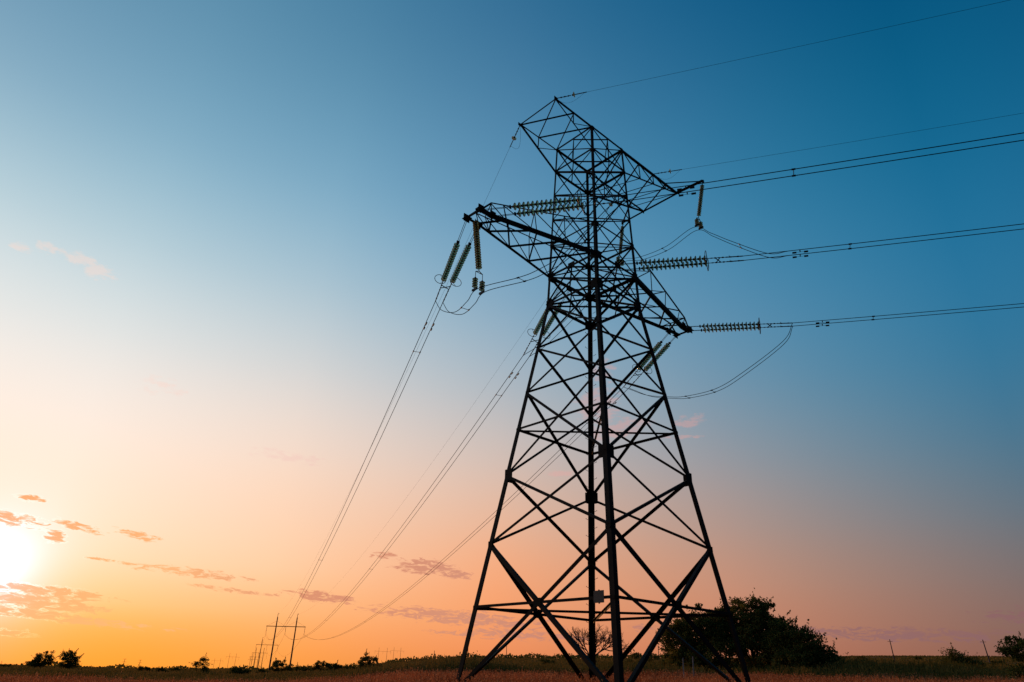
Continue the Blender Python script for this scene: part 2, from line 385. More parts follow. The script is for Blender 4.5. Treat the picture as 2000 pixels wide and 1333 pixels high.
for sd,D_ in(('L',AL),('R',AR)):
    for k,(A,az,s,z,s1,s2) in D_.items():
        SETS[(sd,k)]=tension_set(A,az,pt(A,az,s,z),s1,s2,LBL[(sd,k)],1 if sd=='L' else -1)
CL={1:Vector((103.75,251.27,13.76)),2:Vector((108.70,245.67,13.76)),3:Vector((113.64,240.06,13.76))}
def para(p,q,b,n,s_list=None):
    p=Vector(p);q=Vector(q); D=(q-p); Lh=math.hypot(D.x,D.y); out=[]
    for i in range(n+1):
        f=(i/n)**1.6; s=f*Lh; zz=p.z+(D.z/Lh-b*Lh)*s+b*s*s; out.append(Vector((p.x+D.x*f,p.y+D.y*f,zz)))
    return out
def at_s(p,q,b,s):
    D=(q-p); Lh=math.hypot(D.x,D.y); f=s/Lh; return Vector((p.x+D.x*f,p.y+D.y*f,p.z+(D.z/Lh-b*Lh)*s+b*s*s))
def bundle(starts,ends,b,spacers,damp,label,group,wr=.016,dens=40):
    root=empty('conductor_span',(starts[0]+starts[1])/2,label,'power line',group)
    for p,q in zip(starts,ends):
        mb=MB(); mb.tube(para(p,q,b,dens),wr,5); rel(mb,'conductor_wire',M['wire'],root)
        if damp:
            mb=MB(); c=at_s(p,q,b,damp); t=(at_s(p,q,b,damp+.2)-c).normalized()
            mb.tube([c,c-Z*.12],.025,5); mb.tube([c-Z*.12-t*.3,c-Z*.12+t*.3],.008,4)
            for s_ in(-1,1): mb.tube([c-Z*.13+t*(s_*.16),c-Z*.13+t*(s_*.34)],.042,6)
            rel(mb,'vibration_damper',M['fitting'],root)
    for s in spacers:
        a=at_s(starts[0],ends[0],b,s); c=at_s(starts[1],ends[1],b,s); mb=MB(); t=(at_s(starts[0],ends[0],b,s+.1)-a).normalized()
        mb.tube([a,c],.014,5); 
        for w_ in(a,c): mb.tube([w_-t*.07,w_+t*.07],.036,6)
        rel(mb,'wire_spacer',M['fitting'],root)
    return root
GL='twin conductor spans tied to the lattice tower'
ORD={1:'from the left arm tip',2:'from the waist of the tower',3:'from the right arm tip'}
lat24=dirv(114)
for k in(1,2,3):
    st=SETS[('L',k)]; en=[CL[k]-lat24*.2,CL[k]+lat24*.2]
    bundle(st,en,.000421,[5.2,55,105,155,205],2.2,'twin wires sagging away '+ORD[k]+' to the far twin-pole pylon',GL,wr=.019,dens=70)
for k in(1,2,3):
    st=SETS[('R',k)]; az=155; a={1:-.0735,2:-.074,3:-.067}[k]; b=.0004; Ls=190
    en=[]
    for p in st: q=p+dirv(az)*Ls; q.z=p.z+a*Ls+b*Ls*Ls; en.append(q)
    bundle(st,en,b,{1:[6.4,30],2:[4.6,28],3:[4.0,27]}[k],{1:2.4,2:2.5,3:1.5}[k],'twin wires running to the right '+ORD[k],GL,wr=.0175)
# earth wires
def earth(p,q,b,label,wr=.009):
    root=empty('earth_wire',p,label,'wire','earth wires off the upper arm of the lattice tower')
    a=at_s(p,q,b,.25); c=at_s(p,q,b,1.05); mb=MB(); mb.tube([p,a,at_s(p,q,b,.85)],.022,5); 
    for s in(.3,.5,.7): mb.tube([at_s(p,q,b,s-.03),at_s(p,q,b,s+.03)],.04,5)
    mb.tube([at_s(p,q,b,1.05),at_s(p,q,b,1.7)],.025,5); rel(mb,'link_rod',M['fitting'],root)
    put_disc(DISCS,at_s(p,q,b,.92),(q-p).normalized(),root,1.0)
    mb=MB(); mb.tube(para(at_s(p,q,b,1.0),q,b,40),wr,4); rel(mb,'steel_wire',M['wire'],root)
    mb=MB(); e=at_s(p,q,b,1.6); d=(Vector((q.x-p.x,q.y-p.y,0))).normalized(); pts=[]
    for i in range(13): f=i/12; pts.append(e+(p-e)*f+Vector((0,0,-.75*math.sin(math.pi*f)))+d.cross(Z)*(.25*math.sin(math.pi*f)))
    mb.tube(pts,.006,4); rel(mb,'bond_loop',M['wire'],root)
def hor(p,az,L_,a,b): q=Vector(p)+dirv(az)*L_; q.z=p[2]+a*L_+b*L_*L_; return q
pr=[(-4.28,-1.36,28.36),(4.317,-1.36,28.36)]
earth(Vector(pr[0]),hor(pr[0],155,190,-.076,.0004),.0004,'thin earth wire running right from the topmost left peak of the tower')
earth(Vector(pr[1]),hor(pr[1],155,190,-.076,.0004),.0004,'thin earth wire running right from the top chord right of the tower body')
earth(Vector((-4.28,1.36,28.34)),Vector((105.0,247.5,21.05)),.00034,'faint earth wire falling away left from the far left peak of the upper arm',wr=.007)
earth(Vector((4.317,1.36,28.34)),Vector((111.5,244.3,21.0)),.00034,'faint earth wire crossing behind the tower body toward the far poles',wr=.007)
# jumper loops --------------------------------------------------------------
def smooth(pts,n=8):
    P=[Vector(p) for p in pts]; P=[P[0]*2-P[1]]+P+[P[-1]*2-P[-2]]; out=[]
    for i in range(1,len(P)-2):
        for j in range(n):
            t=j/n; a,b_,c,d=P[i-1],P[i],P[i+1],P[i+2]
            out.append(.5*((2*b_)+(c-a)*t+(2*a-5*b_+4*c-d)*t*t+(3*b_-a-3*c+d)*t**3))
    out.append(P[-2]); return out
def jumper(pts,lats,spots,label):
    root=empty('jumper_loop',pts[0],label,'jumper cable','jumper loops round the tower')
    ctr=smooth(pts); n=len(ctr); lines=[]
    latf=[Vector(lats[0]).lerp(Vector(lats[1]),i/(n-1)) for i in range(n)]
    if len(lats)==3: latf=[Vector(lats[0]).lerp(Vector(lats[1]),min(1,2*i/(n-1))).lerp(Vector(lats[2]),max(0,2*i/(n-1)-1)) for i in range(n)]
    for k in(-1,1):
        ln=[c+l*(k*.2) for c,l in zip(ctr,latf)]; lines.append(ln)
        mb=MB(); mb.tube(ln,.0165,5); rel(mb,'jumper_wire',M['wire'],root)
    for f in spots:
        i=int(f*(n-1)); a,c=lines[0][i],lines[1][i]; mb=MB(); mb.tube([a,c],.013,5); t=(lines[0][min(i+1,n-1)]-lines[0][i-1]).normalized()
        for w_ in(a,c): mb.tube([w_-t*.06,w_+t*.06],.034,6)
        rel(mb,'wire_spacer',M['fitting'],root)
lr=dirv(155+90); ll=dirv(24+90)
eL={k:(SETS[('L',k)][0]+SETS[('L',k)][1])/2 for k in(1,2,3)}; eR={k:(SETS[('R',k)][0]+SETS[('R',k)][1])/2 for k in(1,2,3)}
jumper([eL[1],(-5.92,4.71,17.17),(-6.73,2.55,15.93),(-7.34,.92,15.62),(-7.8,-.35,15.56),(-7.05,-2,15.72),(-6.71,-2.77,15.9),(-6.3,-3.7,16.35),(-5.95,-4.51,17.14),(-5.46,-5.63,18.3),eR[1]],[ll,X,-lr],[.25,.5,.8],'jumper loop under the left arm tip, held by the hanging insulator')
eR2=eR[2]+dirv(155)*2.0; eR2.z=18.85
jumper([eR2,(4.16,-7.66,19.6),(5.37,-5.28,22.03),(6.2,-3.7,23.75),(6.9,-2.28,25.2),(7.0,-.2,24.85),(6.95,1.8,24.95),(6.85,3.4,25.35),(5.8,4.3,23.4),(4.89,4.97,21.88),(3.04,6.42,19.13),eL[2]],[-lr,X,ll],[.16,.47,.8],'long jumper carried around the right side of the tower by the outrigger')
jumper([eL[3],(10.32,5.49,17.95),(10.36,4.21,17.2),(10.41,2.65,16.68),(10.44,1.47,16.41),(10.5,-.51,16.36),(10.55,-2.22,16.86),(10.63,-4.88,18.06),eR[3]],[ll,X,-lr],[.5,.62],'free jumper loop hanging below the right arm tip')
def susp(top,bot,clampz,latv,nd,label):
    top=Vector(top);bot=Vector(bot); root=empty('suspension_insulator',top,label,'insulator','jumper support strings'); d=(bot-top).normalized(); L_=(bot-top).length
    mb=MB(); mb.tube([top,top+d*.16],.02,5); rel(mb,'hanger_link',M['fitting'],root)
    s0=.16; sp=(L_-s0)/nd
    for i in range(nd): put_disc(DISCS,top+d*(s0+sp*i),d,root,sp/.138)
    mb=MB(); y0=bot+d*.14; l=Vector(latv).normalized(); mb.tube([bot,y0],.02,5); mb.tube([y0,y0+d*.1-l*.2],.02,5); mb.tube([y0,y0+d*.1+l*.2],.02,5); mb.tube([y0+d*.1-l*.2,y0+d*.1+l*.2],.016,5); rel(mb,'yoke_plate',M['fitting'],root)
    for k in(-1,1):
        c=y0+d*.1+l*(.2*k); e=Vector((c.x,c.y,clampz)); 
        ln=(c-e).length; n4=4; dd=(e-c).normalized(); mb=MB(); mb.tube([c,c+dd*(ln-.05)],.014,5); mb.box(e,(l.cross(Z),l,Z),(.16,.03,.045)); rel(mb,'wire_clamp',M['fitting'],root)
        st=max(.08,ln-.12*n4-.1)
        for i in range(n4): put_disc(DISCS,c+dd*(st+.12*i),dd,root,.86)
susp((-8.0,.15,19.42),(-7.85,-.12,16.72),15.58,X,19,'glass suspension string hanging from the left arm tip')
susp((6.89,-3.12,28.2),(6.89,-2.62,25.98),25.22,X,18,'glass suspension string hanging from the near end of the outrigger, right of the tower')
susp((6.89,3.03,28.2),(6.87,3.35,25.98),25.37,X,18,'glass suspension string on the far end of the outrigger, seen through the lattice')

# ---------------------------------------------------------------- twin-pole pylons down the line
udir=Vector((math.cos(R(48.57)),-math.sin(R(48.57)),0))
def portal(cx,cy,base,half,zarm,ztop,pr_,label,group,detail=True,u=udir,thick=1,zc=None):
    root=empty('twin_pole_pylon',(cx,cy,base),label,'power pylon',group); c=Vector((cx,cy,0))
    for k in(-1,1):
        p=c+u*(half*.51*k); mb=MB(); zt_=ztop-(1.4 if detail else 0); mb.tube([Vector((p.x,p.y,base-1)),Vector((p.x,p.y,zt_))],[.33*thick,.2*thick],8); mb.obj('pole',M['concrete'],root)
        if detail:
            mb=MB(); q=Vector((p.x,p.y,zt_)); mb.tube([q-Z*.1,q+Z*1.1,q+Z*1.35+u*(.25),q+Z*1.1+u*.42],.09,5); mb.obj('earth_wire_bracket',M['steel'],root)
            for s_ in(-1,1):
                mb=MB(); mb.tube([Vector((p.x,p.y,zarm+1.9)),c+u*(half*.51*k+s_*half*.46)+Z*(zarm+.15)],.022,4); mb.obj('stay_rod',M['steel'],root)
    mb=MB(); a=c-u*half+Z*zarm; b_=c+u*half+Z*zarm; w=u.cross(Z); mb.box((a+b_)/2+w*.3,(u,w,Z),(half,.06*thick,.11*thick)); mb.box((a+b_)/2-w*.3,(u,w,Z),(half,.06*thick,.11*thick)); 
    for k in(-1,1): mb.box(c+u*(half*k*.99)+Z*zarm,(u,w,Z),(.06,.3,.13))
    mb.obj('crossarm',M['steel'],root)
    for k in(-1,0,1):
        p=c+u*(half*.985*k); mb=MB(); q=zc if zc else zarm-2.7
        if detail:
            mb.tube([Vector((p.x,p.y,zarm)),Vector((p.x,p.y,q+.9))],.05,5)
            for i in range(12): zz=zarm-.3-i*.13; mb.tube([Vector((p.x,p.y,zz)),Vector((p.x,p.y,zz-.05))],.11,6)
            mb.tube([Vector((p.x,p.y,q+.9))]+[p-lat24*.2+Z*q],.03,4); mb.tube([Vector((p.x,p.y,q+.9))]+[p+lat24*.2+Z*q],.03,4)
        else: mb.tube([Vector((p.x,p.y,zarm)),Vector((p.x,p.y,q))],.06,4)
        mb.obj('hanging_insulator',M['fitting'],root)
    return root
PG='twin-pole pylons marching away down the line'
PT=[(108.7,245.67),(202.5,455.7),(304,682),(399,895),(494,1108)]
PLB=['nearest concrete twin-pole pylon with crossarm, left of the big tower','second twin-pole pylon, just left of the nearest one','third twin-pole pylon down the line, smaller','fourth twin-pole pylon, tiny, behind the third','last faint twin-pole pylon on the horizon of the line']
PBZ=[]
for i,(x,y) in enumerate(PT):
    bz=ground_z(x,y); dz=0 if i==0 else bz-1.3; PBZ.append(dz)
    portal(x,y,bz,7.6,16.45+dz,21.1+dz,.3,PLB[i],PG,detail=i<2,zc=13.76+dz)
for i in range(3):
    for k in(-1,0,1):
        p=Vector((PT[i][0],PT[i][1],0))+udir*(7.47*k)+Z*(13.76+PBZ[i]); q=Vector((PT[i+1][0],PT[i+1][1],0))+udir*(7.47*k)+Z*(13.76+PBZ[i+1])
        mb=MB(); mb.tube(para(p,q,.00042,24),.03 if i==0 else .035,4); o=mb.obj('conductor_wire',M['wire'])
        tag(o,'%s wire of the span between the %s and %s twin-pole pylons'%({-1:'left',0:'middle',1:'right'}[k],['nearest','second','third'][i],['second','third','fourth'][i]),'wire','far spans of the power line')

# distant pylons, poles and masts on the horizon
def far_lattice(p,h,label):
    mb=MB(); root=empty('far_lattice_pylon',p,label,'power pylon','lattice pylons on the far horizon')
    for sx in(-1,1):
        for sy in(-1,1): mb.tube([p+Vector((sx*h*.09,sy*h*.09,-1)),p+Vector((sx*h*.025,sy*h*.025,h*.6)),p+Vector((sx*.3,sy*.3,h))],h*.005,4)
    for i in range(5):
        z0,z1=h*.12*i,h*.12*(i+1); w0=h*(.09-.065*z0/(h*.6)); w1=h*(.09-.065*z1/(h*.6))
        mb.tube([p+Vector((-w0,-w0,z0)),p+Vector((w1,-w1,z1))],h*.003,3); mb.tube([p+Vector((w0,-w0,z0)),p+Vector((-w1,-w1,z1))],h*.003,3)
    mb.obj('mast',M['steel'],root)
    for zz,w in((.68,.2),(.95,.16)):
        m2=MB(); m2.tube([p+Vector((-h*w,h*w*.5,h*zz)),p+Vector((0,0,h*(zz+.05))),p+Vector((h*w,-h*w*.5,h*zz))],h*.006,3); m2.tube([p+Vector((-h*w,h*w*.5,h*zz)),p+Vector((h*w,-h*w*.5,h*zz))],h*.006,3); m2.obj('crossarm',M['steel'],root)
far_lattice(polar(1700,16.55),19,'tiny lattice pylon on the left horizon, left one of a pair')
far_lattice(polar(1850,17.5),19,'tiny lattice pylon on the left horizon, right one of a pair')
PF='faint twin-pole pylons on the far horizon'
def farportal(r,azd,hh,label,half=7,u=None):
    p=polar(r,azd); portal(p.x,p.y,p.z-1,half,p.z+hh*.78,p.z+hh,.3,label,PF,False,u or dirv(azd+78),.6)
farportal(1050,22.35,14,'faint twin-pole pylon on the horizon, right of the little round tree',7)
farportal(900,23.3,17,'faint twin-pole pylon on the horizon beside a bush',7)
farportal(850,33.75,17,'faint twin-pole pylon on the hilltop, left of a group',9); farportal(900,34.8,17,'faint twin-pole pylon on the hilltop, right of a group',8)
def pole(p,h,lean,r_,label,cross=False):
    mb=MB(); root=empty('utility_pole',p,label,'pole','lone poles along the hill'); top=p+Vector((lean[0],lean[1],h)); mb.tube([p-Z*.5,top],[r_*1.2,r_*.7],6); mb.obj('pole',M['concrete'],root)
    if cross: m2=MB(); u=dirv(160); m2.tube([top-Z*.6-u*.7,top-Z*.6+u*.7],.05,4); m2.obj('crossarm',M['steel'],root)
rr=cam_axes()[0]
pole(polar(260,69.95),6.6,(-.35*rr.x,-.35*rr.y),.16,'slim pole standing on the right hill, left of the small bush',True)
pole(polar(250,75.35),6.3,(-.55*rr.x,-.55*rr.y),.16,'slim leaning pole on the right hill beside the edge tree',True)
pole(polar(300,54.25),6.0,(0,0),.15,'slim pole between the tower legs, left of the big thicket')
for r,a,h,l in((500,37.55,6,'thin mast on the hilltop, leftmost of three'),(520,40.05,8,'thin mast on the hilltop between the tower legs, middle of three'),(500,42.95,9,'taller thin mast on the hilltop, rightmost of three')): pole(polar(r,a),h,(0,0),.22,l)
for i,(a,h) in enumerate(((55.95,1.5),(56.65,1.6))):
    p=polar(52,a); mb=MB(); mb.tube([p-Z*.3,p+Z*.2,p+Z*h+Vector((.05,0,0))],[.06,.055,.045],6); o=mb.obj('fence_post',M['wood']); tag(o,['leaning grey fence post in the grass, left of two','grey fence post in the grass, right of two'][i],'fence post','grey posts in the grass')

# ---------------------------------------------------------------- vegetation
def leaf_quads(C,size,aspect=.55):
    n=len(C); d=rng.normal(size=(n,3)); d/=np.linalg.norm(d,axis=1)[:,None]; e=rng.normal(size=(n,3)); e-=d*(d*e).sum(1)[:,None]; e/=np.linalg.norm(e,axis=1)[:,None]
    s=size*rng.uniform(.6,1.4,n)[:,None]; d=d*s; e=e*s*aspect
    V=np.stack([C-d*.5,C+e*.5,C+d*.5,C-e*.5],1).reshape(-1,3); F=np.arange(4*n).reshape(-1,4); return V,F
def crown_points(lobes,n,twig=.35,wild=.12):
    out=[]; w=np.array([l[3]*l[4]*l[5] for l in lobes])**.66; w/=w.sum()
    for l,k in zip(lobes,(w*n).astype(int)):
        # clumps: cluster centres near the lobe surface, leaves gathered round them
        nc=max(7,k//95); d=rng.normal(size=(nc,3)); d/=np.linalg.norm(d,axis=1)[:,None]
        rad=rng.uniform(0.35,1.0,nc)**.55; rad=rad*(1+wild*rng.normal(size=nc))*(1+.20*np.sin(4.3*d[:,0]+l[0]*2)*np.cos(3.7*d[:,2]+l[2])+.10*np.sin(9*d[:,1]+7*d[:,0]))
        cc=d*rad[:,None]*np.array(l[3:6])+np.array(l[:3]); idx=rng.integers(0,nc,k)
        bl=rng.normal(size=(k,3)); bl/=np.linalg.norm(bl,axis=1)[:,None]; cr_sz=rng.uniform(.7,1.9,nc)[idx]; out.append(cc[idx]+bl*(rng.uniform(0,1,k)**.45*twig*cr_sz)[:,None]*np.array([1.15,1.15,.8]))
        # twigs sticking out
        nt_=max(3,nc//5); sel=rng.integers(0,nc,nt_); 
        for j in sel:
            dd=d[j]+np.array([0,0,.5]); dd/=np.linalg.norm(dd); m_=rng.integers(14,30); t=rng.uniform(0,1,m_)[:,None]**.8
            out.append(cc[j]+dd*t*twig*3.4+rng.normal(size=(m_,3))*twig*.30*(1.15-t))
    return np.concatenate(out)
def tree(name,p,lobes,n,leaf,label,cat,group=None,trunk=True,twig=.35,matk='leaf',cutlow=True,wild=.12):
    root=empty(name,p,label,cat,group)
    C=crown_points(lobes,n,twig,wild)
    if cutlow: C=C[C[:,2]>0.02]
    V,F=leaf_quads(C,leaf)
    o=npmesh('crown',V,F,[M[matk]],parent=root)
    if trunk:
        mb=MB(); h=min(l[2] for l in lobes)+.3; mb.tube([Vector((0,0,-.4)),Vector((.04*h,0,h*.5)),Vector((0,0.02*h,h))],[.06*h+.05,.045*h+.04,.03*h+.03],7)
        for l in lobes:
            mb.tube([Vector((0,0,h*.35)),Vector((l[0]*.45,l[1]*.45,(h*.5+l[2])*.5)),Vector((l[0],l[1],l[2]+l[5]*.4))],[.035*h+.03,.03*h+.02,.015],5)
        t=mb.obj('trunk',M['bark']); t.parent=root
    return root
GX=Vector((rx.x,rx.y,0)).normalized()   # rightwards in the field
GD=Vector((-GX.y,GX.x,0))               # away
def lob(r_,d_,z_,a,b,c):                # lobe given as right / deep / up
    v=GX*r_+GD*d_; return (v.x,v.y,z_,a,b,c)
# big thicket to the right of the tower (about 70 m away)
def base(r,a): return polar(r,a)
BG='trees of the big dark thicket'
tree('broadleaf_tree',base(70,57.0),[lob(-1.6,0,3.0,1.5,1.6,1.5),lob(0,0,3.6,2.0,1.9,1.8),lob(-1.4,-.3,1.3,1.9,1.5,1.3),lob(1.2,-1,1.8,2.4,1.8,1.7),lob(1.9,.4,4.0,1.5,1.6,1.4)],34000,.2,'bushy tree at the left end of the big dark thicket','tree',BG)
tree('broadleaf_tree',base(72,60.9),[lob(-.4,0,5.0,2.0,2.0,1.55),lob(-2.0,0,3.8,1.7,1.8,1.7),lob(1.4,0,4.2,1.9,1.9,1.8),lob(0,-1,2.1,3.2,2,2.1),lob(2.6,0,3.2,1.3,1.5,1.5)],42000,.2,'tallest round-topped tree in the big dark thicket','tree',BG)
tree('broadleaf_tree',base(70,63.7),[lob(-.6,0,3.0,1.8,1.8,1.5),lob(.8,0,2.3,1.7,1.6,1.5),lob(2.3,0,1.4,1.5,1.4,1.1),lob(-.4,-.8,1.5,2.4,1.7,1.6)],30000,.19,'lower tree at the right end of the big dark thicket, sloping down','tree',BG)
tree('broadleaf_tree',base(62,77.2),[lob(0,0,2.2,1.1,1.1,.9),lob(.1,0,.7,1.25,1.1,.7),lob(1.4,0,1.3,1.1,1.1,1.0)],12000,.15,'small rounded tree at the right edge of the picture','tree',None,twig=.25,wild=.05)
tree('shrub',base(95,73.8),[lob(-.7,0,1.2,1.3,1.1,1.1),lob(.9,0,.8,1.3,1.1,.95),lob(0,0,.6,1.9,1.2,.7)],13000,.17,'dark double bush on the right, under the hill line','bush','bushes in the field')
tree('shrub',base(120,53.3),[lob(-1.3,0,1.6,1.5,1.3,1.3),lob(1.2,0,1.4,1.6,1.3,1.2),lob(3.2,0,1,1.4,1.2,1)],6000,.2,'dark bush seen between the near leg and the thicket','bush','bushes in the field')
tree('shrub',base(80,56.4),[lob(0,0,1.2,1.8,1.4,1.1)],4500,.17,'low bush at the left foot of the thicket','bush','bushes in the field')
tree('shrub',base(75,66.4),[lob(0,0,.8,1.6,1.2,.8),lob(1.8,0,.4,1.1,1,.6)],4000,.15,'low scrub trailing off the right end of the thicket','bush','bushes in the field')
tree('round_tree',base(190,11.95),[lob(0,0,1.9,2.0,1.8,1.55),lob(-1.2,0,1.2,1.9,1.5,.9)],9000,.2,'round tree on the left skyline, left of a touching pair','tree','pair of round trees under the sunset')
tree('round_tree',base(190,13.3),[lob(0,0,1.9,1.9,1.8,1.75),lob(.9,0,1.5,1.6,1.5,1.1)],9000,.2,'round tree on the left skyline, right of a touching pair','tree','pair of round trees under the sunset')
tree('round_tree',base(170,21.45),[lob(0,0,2.3,1.0,1.0,.8),lob(-1,0,1.9,.7,.7,.5),lob(.2,0,.8,1.7,1.2,.6)],3800,.18,'little ragged tree with a gap under its crown, left of the far pylons','tree')
SB='bushes along the left skyline'
for (r,a,w,h,l) in ((200,9.3,4.5,1.1,'low bush at the far left edge of the skyline'),(150,17.9,1.4,1.3,'small spiky bush beneath the tiny lattice pylons'),(160,18.9,1.3,1.0,'small pointed bush just right of the tiny lattice pylons'),(220,19.9,2.2,.8,'low mound-shaped bush on the left skyline'),
    (150,24.0,2.0,1.5,'bush at the foot of the distant pylons'),(170,25.5,1.7,.9,'low bush between the two poles of the nearest pylon'),(150,26.7,2.5,2.6,'bush in front of the right pole of the nearest pylon'),(160,28.2,2.6,1.5,'low bush just right of the nearest twin-pole pylon'),
    (145,29.6,2.3,2.3,'taller ragged bush in the row right of the twin-pole pylon'),(145,30.6,2.1,1.7,'dark bush in the middle of the skyline row'),(150,31.6,2.2,1.4,'low bush before the last round bush of the row'),(140,32.8,2.5,3.0,'round bushy tree ending the row right of the twin-pole pylon'),
    (170,38.4,1.8,1.3,'small spiky bush on the skyline left of the tower leg'),(170,46.0,2.6,1.2,'low bush on the skyline behind the tower base'),(150,49.6,3.0,1.3,'broad low bush near the bare tree'),(240,68.05,2.2,2.0,'small round bush on the right skyline'),(330,71.35,1.6,1.1,'tiny bush on the right skyline'),(130,75.9,2.4,1.4,'low bush left of the edge tree')):
    tree('shrub',base(r,a),[lob(0,0,h*.5,w*.8,w*.6,h*.5),lob(w*.5,0,h*.35,w*.5,w*.5,h*.4),lob(-w*.3,0,h*.62,w*.45,w*.45,h*.42)],int(2200+w*h*900),.17,l,'bush',SB,trunk=False,twig=.25,wild=.12)
# bare tree behind the far leg
p=base(92,49.4); root=empty('bare_tree',p,'leafless tree with a round crown of thin twigs behind the far tower leg','tree'); tk=MB(); cr_=MB()
def grow(mbs,q,d,L_,r_,lev):
    r_=max(r_,.0055); e=q+d*L_; mdl=q+d*(L_*.5)+Vector(rng.normal(size=3))*L_*.05; mbs[0 if lev<1 else 1].tube([q,mdl,e],[r_,r_*.8,r_*.62],4)
    if lev>=6: return
    for i in range(4 if lev in(1,2) else 3):
        nd=(d+Vector(rng.normal(size=3))*.42+Vector((0,0,.08))).normalized(); grow(mbs,q+d*(L_*rng.uniform(.55,1)) if i else e,nd,L_*rng.uniform(.62,.82),r_*.66,lev+1)
grow((tk,cr_),Vector((0,0,-.2)),Vector((0,0,1)),1.15,.085,0); o=tk.obj('trunk',M['bark']); o.parent=root; o=cr_.obj('crown',M['bark']); o.parent=root
root.scale=(2.1,2.1,1.9)

# hill-top hedge (far line of trees on the middle skyline)
C=[]
for i in range(4200):
    a=rng.uniform(34.0,56.5); r=rng.uniform(560,640); p=polar(r,a); h=1.4+1.6*abs(hnoise(a*40,3,31))+rng.exponential(.5)
    C.append((p.x,p.y,p.z+rng.uniform(0,h)))
for i in range(3200):
    a=rng.uniform(6,34.0); r=rng.uniform(430,640); p=polar(r,a); h=.5+1.9*max(0,hnoise(a*37,9,23))+rng.exponential(.3)
    C.append((p.x,p.y,p.z+rng.uniform(0,h)))
V,F=leaf_quads(np.array(C),1.5,.8); o=npmesh('distant_woodland',V,F,[M['leaf']]); tag(o,'dark thin strip of distant trees and hedges along the skyline','trees',kind='stuff')

# weeds: broad green scrub band beyond the dry grass
def blades(N,rf,azf,hf,wf,lean,name,mats,midx_f=None,seg=2,zoff=0):
    r=rf(N); a=azf(N); ar=np.radians(a); x=CAM.x+r*np.sin(ar); y=CAM.y+r*np.cos(ar)
    z=np.array([ground_z(px,py) for px,py in zip(x,y)])
    h=hf(N,x,y,r,a); keep=h>.05; x,y,z,h,r=x[keep],y[keep],z[keep],h[keep],r[keep]; N=len(x)
    th=rng.uniform(0,2*np.pi,N); w=wf(N,r); ld=rng.uniform(0,2*np.pi,N); ln=h*lean*rng.uniform(.2,1.2,N)
    B=np.stack([x,y,z-.05],1); S=np.stack([np.cos(th),np.sin(th),0*th],1)*w[:,None]*.5; Ld=np.stack([np.cos(ld),np.sin(ld),0*ld],1)
    m1=B+Ld*(ln*.3)[:,None]+np.stack([0*h,0*h,h*.6],1); tp=B+Ld*ln[:,None]+np.stack([0*h,0*h,h],1)
    V=np.stack([B-S,B+S,m1+S*.8,m1-S*.8,tp+S*.15,tp-S*.15],1).reshape(-1,3); k=np.arange(N)[:,None]*6
    F=np.concatenate([k+np.array([[0,1,2,3]]),k+np.array([[3,2,4,5]])],0)
    return V,F,tp,h,r
def clump(x,y,s,ph=0): return .5+.5*np.sin(x/s+1.7*np.sin(y/s*.8+ph)+ph)*np.cos(y/s*1.2+1.1*np.sin(x/s*.7))
# foreground dry grass
def rg(N): return np.sqrt(rng.uniform(16**2,62**2,N))
def ag(N): return rng.uniform(2,86,N)
def hg(N,x,y,r,a): return (.30+.28*clump(x,y,2.3)+.12*rng.normal(size=N))*np.where(r<24,.75,1)
V,F,tp,h,r=blades(150000,rg,ag,hg,lambda N,r:.012+.0006*r,.35,'',None)
sel=rng.uniform(size=len(tp))<.22; P=tp[sel]; V2,F2=leaf_quads(np.repeat(P,3,0)+rng.normal(size=(len(P)*3,3))*np.array([.02,.02,.06]),.07,.45)
midx=np.concatenate([np.zeros(len(F)),np.ones(len(F2))]); F2=F2+len(V)
o=npmesh('dry_grass',np.concatenate([V,V2]),np.concatenate([F,F2]),[M['grass'],M['plume']],midx); tag(o,'reddish dry meadow grass with seed heads across the foreground','grass',kind='stuff')
# green weeds band
def rw(N): return np.sqrt(rng.uniform(58**2,135**2,N))
def aw(N): return rng.uniform(4,84,N)
def hw(N,x,y,r,a):
    c=clump(x,y,7.0,.6)*.7+clump(x,y,2.6,2)*.3; amp=np.interp(a,[0,20,30,38,50,60,70,84],[.75,.75,.95,1.5,1.3,1.3,1.5,1.4]); return (amp*c*1.05+.12+.13*rng.normal(size=N)+.25*(rng.uniform(size=N)<.02))*np.where(c>.18,1,.5)
V,F,tp,h,r=blades(90000,rw,aw,hw,lambda N,r:.03+.0011*r,.3,'',None)
n_=len(tp); idx=np.repeat(np.arange(n_),2); fr_=rng.uniform(.3,1,len(idx)); P=tp[idx].copy(); P[:,2]-=h[idx]*(1-fr_); P[:,:2]+=rng.normal(size=(len(idx),2))*.12
V2,F2=leaf_quads(P,.17,.6); F2=F2+len(V); o=npmesh('weed_scrub',np.concatenate([V,V2]),np.concatenate([F,F2]),[M['weed']]); tag(o,'dull green weeds and scrub beyond the dry grass','weeds',kind='stuff')
# sparse farther tufts
def rw2(N): return np.sqrt(rng.uniform(135**2,420**2,N))
V,F,tp,h,r=blades(60000,rw2,aw,lambda N,x,y,r,a:(.25+.75*clump(x,y,19,1.3))*rng.uniform(.3,1,N),lambda N,r:.002*r,.25,'',None)
o=npmesh('field_scrub',V,F,[M['weed']]); tag(o,'low scrub and stubble of the middle distance','scrub',kind='stuff')

